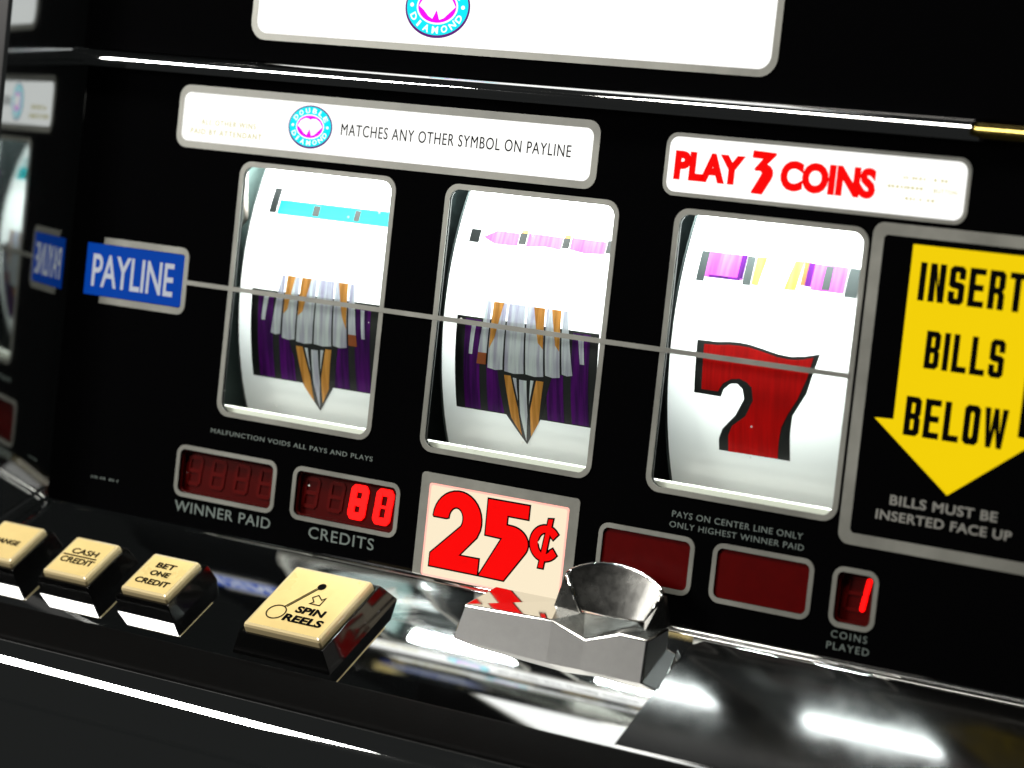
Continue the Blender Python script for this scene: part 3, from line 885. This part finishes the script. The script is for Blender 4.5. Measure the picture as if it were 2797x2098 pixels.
# plates between the reels and the lever seen beside the first reel
for i, x in enumerate((-1.5, -0.5, 0.5, 1.5)):
    link('reel_plate', box_mesh(x * SPACING - 0.8, x * SPACING + 0.8, 5.5, 200, -30, 122), 'bay_grey' if i == 0 else 'bay_black')
lev = [(-143.5, 12, 103), (-142.0, 13, 84), (-141.0, 13.5, 76.5), (-144.5, 14, 73.0)]
lv, lf = [], []
for i, p in enumerate(lev):
    for j in range(8):
        a = 2 * math.pi * j / 8
        lv.append((p[0] + 1.3 * math.cos(a), p[1] + 1.3 * math.sin(a) * 0.7, p[2] + (1.3 * math.cos(a) * 0.6 if i > 1 else 0)))
for i in range(len(lev) - 1):
    for j in range(8):
        lf.append((8 * i + j, 8 * i + (j + 1) % 8, 8 * (i + 1) + (j + 1) % 8, 8 * (i + 1) + j))
link('lever', raw(lv, lf), 'lever', smooth=True, label='pale bent lever beside the first reel')

# fluorescent tubes above the reels, plus lamps added to brighten the strips
for k in (-1, 0, 1):
    cx = k * SPACING * MM
    a = area('reel_lamp_top', (cx, 0.0055, 0.116), (cx, 0.030, 0.078), 0.080, 0.008, 0.60, (0.97, 1.0, 1.0))
    b = area('reel_lamp_bottom', (cx, 0.0052, -0.006), (cx, 0.018, 0.03), 0.080, 0.006, 0.0065, (1.0, 0.95, 0.86))  # added fill for the lower half of the reel
    area('reel_backlight', (cx, 0.037, 0.072), (cx, 0.007, 0.0775), 0.068, 0.062, 0.19, (0.97, 1.0, 1.0))  # added fill inside the drum, whitens the strip from behind

# ================================================================ buttons
def frustum(x0, x1, s0, s1, h0, grow_, h1, fn=on_deck, inset=None, hin=0.0):
    """bezel: base rect grown by grow_, top rect, with a well sunk into the top"""
    b = [(x0 - grow_, s0 - grow_), (x1 + grow_, s0 - grow_), (x1 + grow_, s1 + grow_), (x0 - grow_, s1 + grow_)]
    t = [(x0, s0), (x1, s0), (x1, s1), (x0, s1)]
    i_ = [(x0 + inset, s0 + inset), (x1 - inset, s0 + inset), (x1 - inset, s1 - inset), (x0 + inset, s1 - inset)]
    v_ = [fn(*p, h0) for p in b] + [fn(*p, h1) for p in t] + [fn(*p, h1) for p in i_] + [fn(*p, hin) for p in i_]
    f_ = [(0, 1, 2, 3)]
    for lay in range(3):
        for j in range(4):
            f_.append((4 * lay + j, 4 * lay + (j + 1) % 4, 4 * lay + 4 + (j + 1) % 4, 4 * lay + 4 + j))
    f_.append((12, 13, 14, 15))
    return raw(v_, f_)
def keycap(x0, x1, s0, s1, h0, h1, hb):
    """cream cap: straight skirt, bevelled clear rim, slightly domed flat top"""
    rings = []
    def ring(ins, h, r):
        pts = rrect(x0 + ins, x1 - ins, s0 + ins, s1 - ins, r, 4)
        rings.append([on_deck(p[0], p[1], h) for p in pts])
    ring(0.0, h0, 0.9)
    ring(0.0, hb, 0.9)
    ring(0.35, h1 - 0.35, 0.9)
    ring(1.1, h1, 0.8)
    ring(1.5, h1 - 0.12, 0.8)
    n = len(rings[0])
    v_ = [p for r in rings for p in r]
    f_ = []
    for a in range(len(rings) - 1):
        for j in range(n):
            f_.append((a * n + j, a * n + (j + 1) % n, (a + 1) * n + (j + 1) % n, (a + 1) * n + j))
    f_.append(tuple(range((len(rings) - 1) * n, len(rings) * n)))
    f_.append(tuple(range(n))[::-1])
    me = raw(v_, f_)
    return me
def button(name, x0, x1, s0, s1, htop, label, grow_=1.2, hrim=7.5):
    bz = link(name, frustum(x0 - 1.6, x1 + 1.6, s0 - 1.6, s1 + 1.6, -0.8, grow_ * 1.1, hrim, inset=1.2, hin=hrim - 3.5), 'black_plastic', label=label, bevel=0.25)
    cp = link('keycap', keycap(x0, x1, s0, s1, hrim - 3.3, htop, htop - 1.3), ['cap_cream', 'cap_edge'], bz)
    for p in cp.data.polygons:
        p.material_index = 0 if len(p.vertices) > 4 else 1
    return bz
dm = deck_map(10.05)
b1 = button('change_button', -215.2, -192.6, 27.0, 49.2, 10, 'cream square button reading CHANGE at the chrome wall')
words('lettering', 'CHANGE', (-213.0, -197.0, -40.0, -37.2), dm, 'ink_black', b1, 0.25)
b2 = button('cash_button', -175.6, -153.0, 27.2, 49.5, 10, 'cream square button reading CASH CREDIT')
words('lettering', 'CASH', (-171.0, -158.0, -37.0, -33.9), dm, 'ink_black', b2, 0.16)
slab('lettering', [[(-173.5, -38.45), (-156.7, -38.45), (-156.7, -37.85), (-173.5, -37.85)]], dm, 0.1, 'ink_black', b2)
words('lettering', 'CREDIT', (-172.7, -156.2, -42.4, -39.2), dm, 'ink_black', b2, 0.16)
b3 = button('bet_button', -135.7, -112.9, 27.2, 49.3, 10, 'cream square button reading BET ONE CREDIT')
words('lettering', 'BET', (-129.3, -120.3, -34.9, -32.0), dm, 'ink_black', b3, 0.2)
words('lettering', 'ONE', (-129.0, -119.8, -39.4, -36.6), dm, 'ink_black', b3, 0.2)
words('lettering', 'CREDIT', (-132.6, -116.3, -44.5, -41.5), dm, 'ink_black', b3, 0.2)
dms = deck_map(11.05)
b4 = button('spin_button', -71.9, -36.6, 19.3, 54.4, 11, 'large cream button reading SPIN REELS with a lever drawing', grow_=3.2, hrim=8.0)
words('lettering', 'SPIN', (-55.9, -43.3, -43.2, -39.5), dms, 'ink_black', b4, 0.35)
words('lettering', 'REELS', (-58.1, -40.7, -48.4, -44.6), dms, 'ink_black', b4, 0.35)
cc = (-62.9, -44.9)
slab('icon', [ellipse(cc[0], cc[1], 4.1, 3.9, 32), ellipse(cc[0], cc[1], 3.65, 3.45, 32)], dms, 0.1, 'ink_black', b4)
slab('icon', [ellipse(-54.0, -27.7, 1.75, 1.75, 20)], dms, 0.1, 'ink_black', b4)
for off in (-0.45, 0.45):
    p, q = Vector((-55.0 + off, -29.2)), Vector((-61.0 + off, -41.2))
    slab('icon', [capsule(p, q, 0.16)], dms, 0.1, 'ink_black', b4)
arrow = [(-52.2, -32.0), (-54.2, -34.0), (-52.1, -36.1), (-53.3, -37.5), (-48.2, -37.5), (-48.2, -32.7), (-49.5, -34.1)]
slab('icon', [arrow, grow(arrow, -0.42)], dms, 0.1, 'ink_black', b4)

# ================================================================ chrome coin head
FL, FR, T_, R1, R2 = (4.6, -22.5, -48.9), (42.4, -24, -47.6), (56.1, -24, -51.9), (69.5, -24, -47.5), (81.2, -24, -47.9)
RL, RR = (5.9, -5, -43.3), (33.5, -5, -43.7)
R3 = (81.0, -9, -44.8)
T2 = (47.7, -11, -44.9)
def dz(y):
    return -46 + y * math.tan(DECK_A) - 1.0
def down_to_deck(p):
    L = p[2] - dz(p[1])
    fl = max(0.0, 1 - (p[0] - 2.9) / 12.0)               # only the left corner flares
    return (p[0] - 0.30 * L * fl, p[1] - 0.06 * L, dz(p[1] - 0.06 * L))
hv = [FL, FR, T_, R1, R2] + [down_to_deck(p) for p in (FL, FR, T_, R1, R2)]
hv += [RL, RR, T2, (72.0, -12, -44.2), R3]                       # 10..14
hv += [(p[0], -1.2, -43.0) for p in (RL, RR, T2, (72.0, 0, 0), R3)]   # unused back rim 15..19
hv += [(RL[0], -5, dz(-5)), (R3[0], R3[1], dz(R3[1]))]          # 20, 21
hf = [(0, 5, 6, 1), (1, 6, 7, 2), (2, 7, 8, 3), (3, 8, 9, 4),    # front
      (0, 1, 11, 10), (1, 2, 12, 11), (2, 3, 13, 12), (3, 4, 14, 13),   # top facets and V gutter
      (0, 10, 20, 5), (4, 9, 21, 14), (10, 11, 12, 13, 14, 21, 20), (5, 20, 21, 9, 8, 7, 6)]
used = sorted({i for fc in hf for i in fc})
remap = {i: j for j, i in enumerate(used)}
head = link('coin_head', raw([hv[i] for i in used], [tuple(remap[i] for i in fc) for fc in hf]), ['coin_chrome', 'coin_satin', 'black_paint', 'shield'],
            label='chrome coin entry head with a V gutter and raised shield', bevel=0.6, segs=3)
for p in head.data.polygons:  # grey, black and dark metal by facing stand in for the chrome's reflections
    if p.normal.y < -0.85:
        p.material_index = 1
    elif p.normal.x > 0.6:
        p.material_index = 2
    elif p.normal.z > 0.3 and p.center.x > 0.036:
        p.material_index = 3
head.modifiers['bevel'].material = 0
# raised curved shield behind the gutter, with a wing at each side
sh = [(38.4, -11.5, -32.9), (40.4, -10.4, -31.2), (43.0, -9.6, -29.8), (47.0, -8.8, -28.4), (51.0, -8.4, -27.6), (55.0, -8.3, -27.2), (59.0, -8.4, -27.1), (63.2, -8.7, -27.5),
      (67.3, -9.3, -28.2), (71.0, -9.8, -29.3), (74.0, -10.4, -30.6), (76.3, -10.9, -32.0), (78.1, -11.5, -33.4)]
lo = []
for i, p in enumerate(sh):
    u = i / (len(sh) - 1)
    lo.append((46.6 + u * 26.8, -11.5 + 2.4 * math.sin(math.pi * u) + (-2.5 * u), -45.4 + 1.2 * abs(u - 0.45) * 2.0 + 0.8 * u))
n = len(sh)
sv, sf = [], []
TH = 1.1
for row in (sh, lo):
    for p in row:
        sv.append(p)
for row in (sh, lo):
    for p in row:
        sv.append((p[0], p[1] + TH + 0.8, p[2] - 0.1))
for i in range(n - 1):
    sf += [(i, i + 1, n + i + 1, n + i), (2 * n + i, 3 * n + i, 3 * n + i + 1, 2 * n + i + 1), (i, 2 * n + i, 2 * n + i + 1, i + 1), (n + i, n + i + 1, 3 * n + i + 1, 3 * n + i)]
sf += [(0, n, 3 * n, 2 * n), (n - 1, 3 * n - 1, 4 * n - 1, 2 * n - 1)]
shield = link('coin_shield', raw(sv, sf), 'shield', head, smooth=True)
shield.modifiers.new('split', 'EDGE_SPLIT').split_angle = math.radians(40)
def tube(name, pts, r, m, parent):
    v_, f_ = [], []
    for i, p in enumerate(pts):
        p = Vector(p)
        d = (Vector(pts[min(i + 1, len(pts) - 1)]) - Vector(pts[max(i - 1, 0)])).normalized()
        a = d.cross(Vector((0, 1, 0.2))).normalized()
        b = d.cross(a).normalized()
        for j in range(8):
            t = 2 * math.pi * j / 8
            v_.append(p + a * r * math.cos(t) + b * r * math.sin(t))
    n_ = len(pts)
    for i in range(n_ - 1):
        for j in range(8):
            f_.append((8 * i + j, 8 * i + (j + 1) % 8, 8 * (i + 1) + (j + 1) % 8, 8 * (i + 1) + j))
    f_ += [tuple(range(8)), tuple(range(8 * (n_ - 1), 8 * n_))]
    return link(name, raw(v_, f_), m, parent, smooth=True)
tube('shield_rim', [(p[0], p[1] + 0.6, p[2] + 0.1) for p in sh], 0.75, 'coin_chrome', head)
tube('shield_rim', [(38.9, -12.0, -33.0), (42.0, -12.2, -38.0), (46.9, -12.0, -45.6)], 0.55, 'coin_chrome', head)
tube('shield_rim', [(78.2, -11.6, -33.6), (76.6, -13.0, -37.5), (73.8, -14.2, -43.0)], 0.4, 'coin_chrome', head)
def wing(name, a, b, c_, d_, back):
    v_ = [a, b, c_, d_] + [(p[0] + back[0], p[1] + back[1], p[2] + back[2]) for p in (a, b, c_, d_)]
    f_ = [(0, 1, 2, 3), (7, 6, 5, 4), (0, 4, 5, 1), (1, 5, 6, 2), (2, 6, 7, 3), (3, 7, 4, 0)]
    return link(name, raw(v_, f_), 'shield', head, bevel=0.3, segs=2)
wing('coin_wing', (38.2, -11.6, -32.8), (39.4, -12.0, -33.2), (47.0, -12.2, -46.0), (34.6, -11.0, -45.4), (-0.6, 2.0, 0))
wing('coin_wing', (78.3, -11.6, -33.5), (73.6, -14.2, -43.0), (75.2, -16.5, -46.8), (80.4, -9.6, -44.6), (0.6, 2.0, 0))

# upper door: lit pay table glass
s6 = slab('pay_table', [rrect(-132, 92, 149.0, 240.0, 5.0)], glass_map(-2.75), 0.3, 'lit_white', label='lit white pay table panel in the upper door')
slab('frame', [rrect(-134.6, 94.6, 146.4, 242.6, 7.0), rrect(-132, 92, 149.0, 240.0, 5.0)], glass_map(-2.85), 0.4, 'silver', s6)

emblem(-48.0, 163.0, 1.38, s6, -3.05)
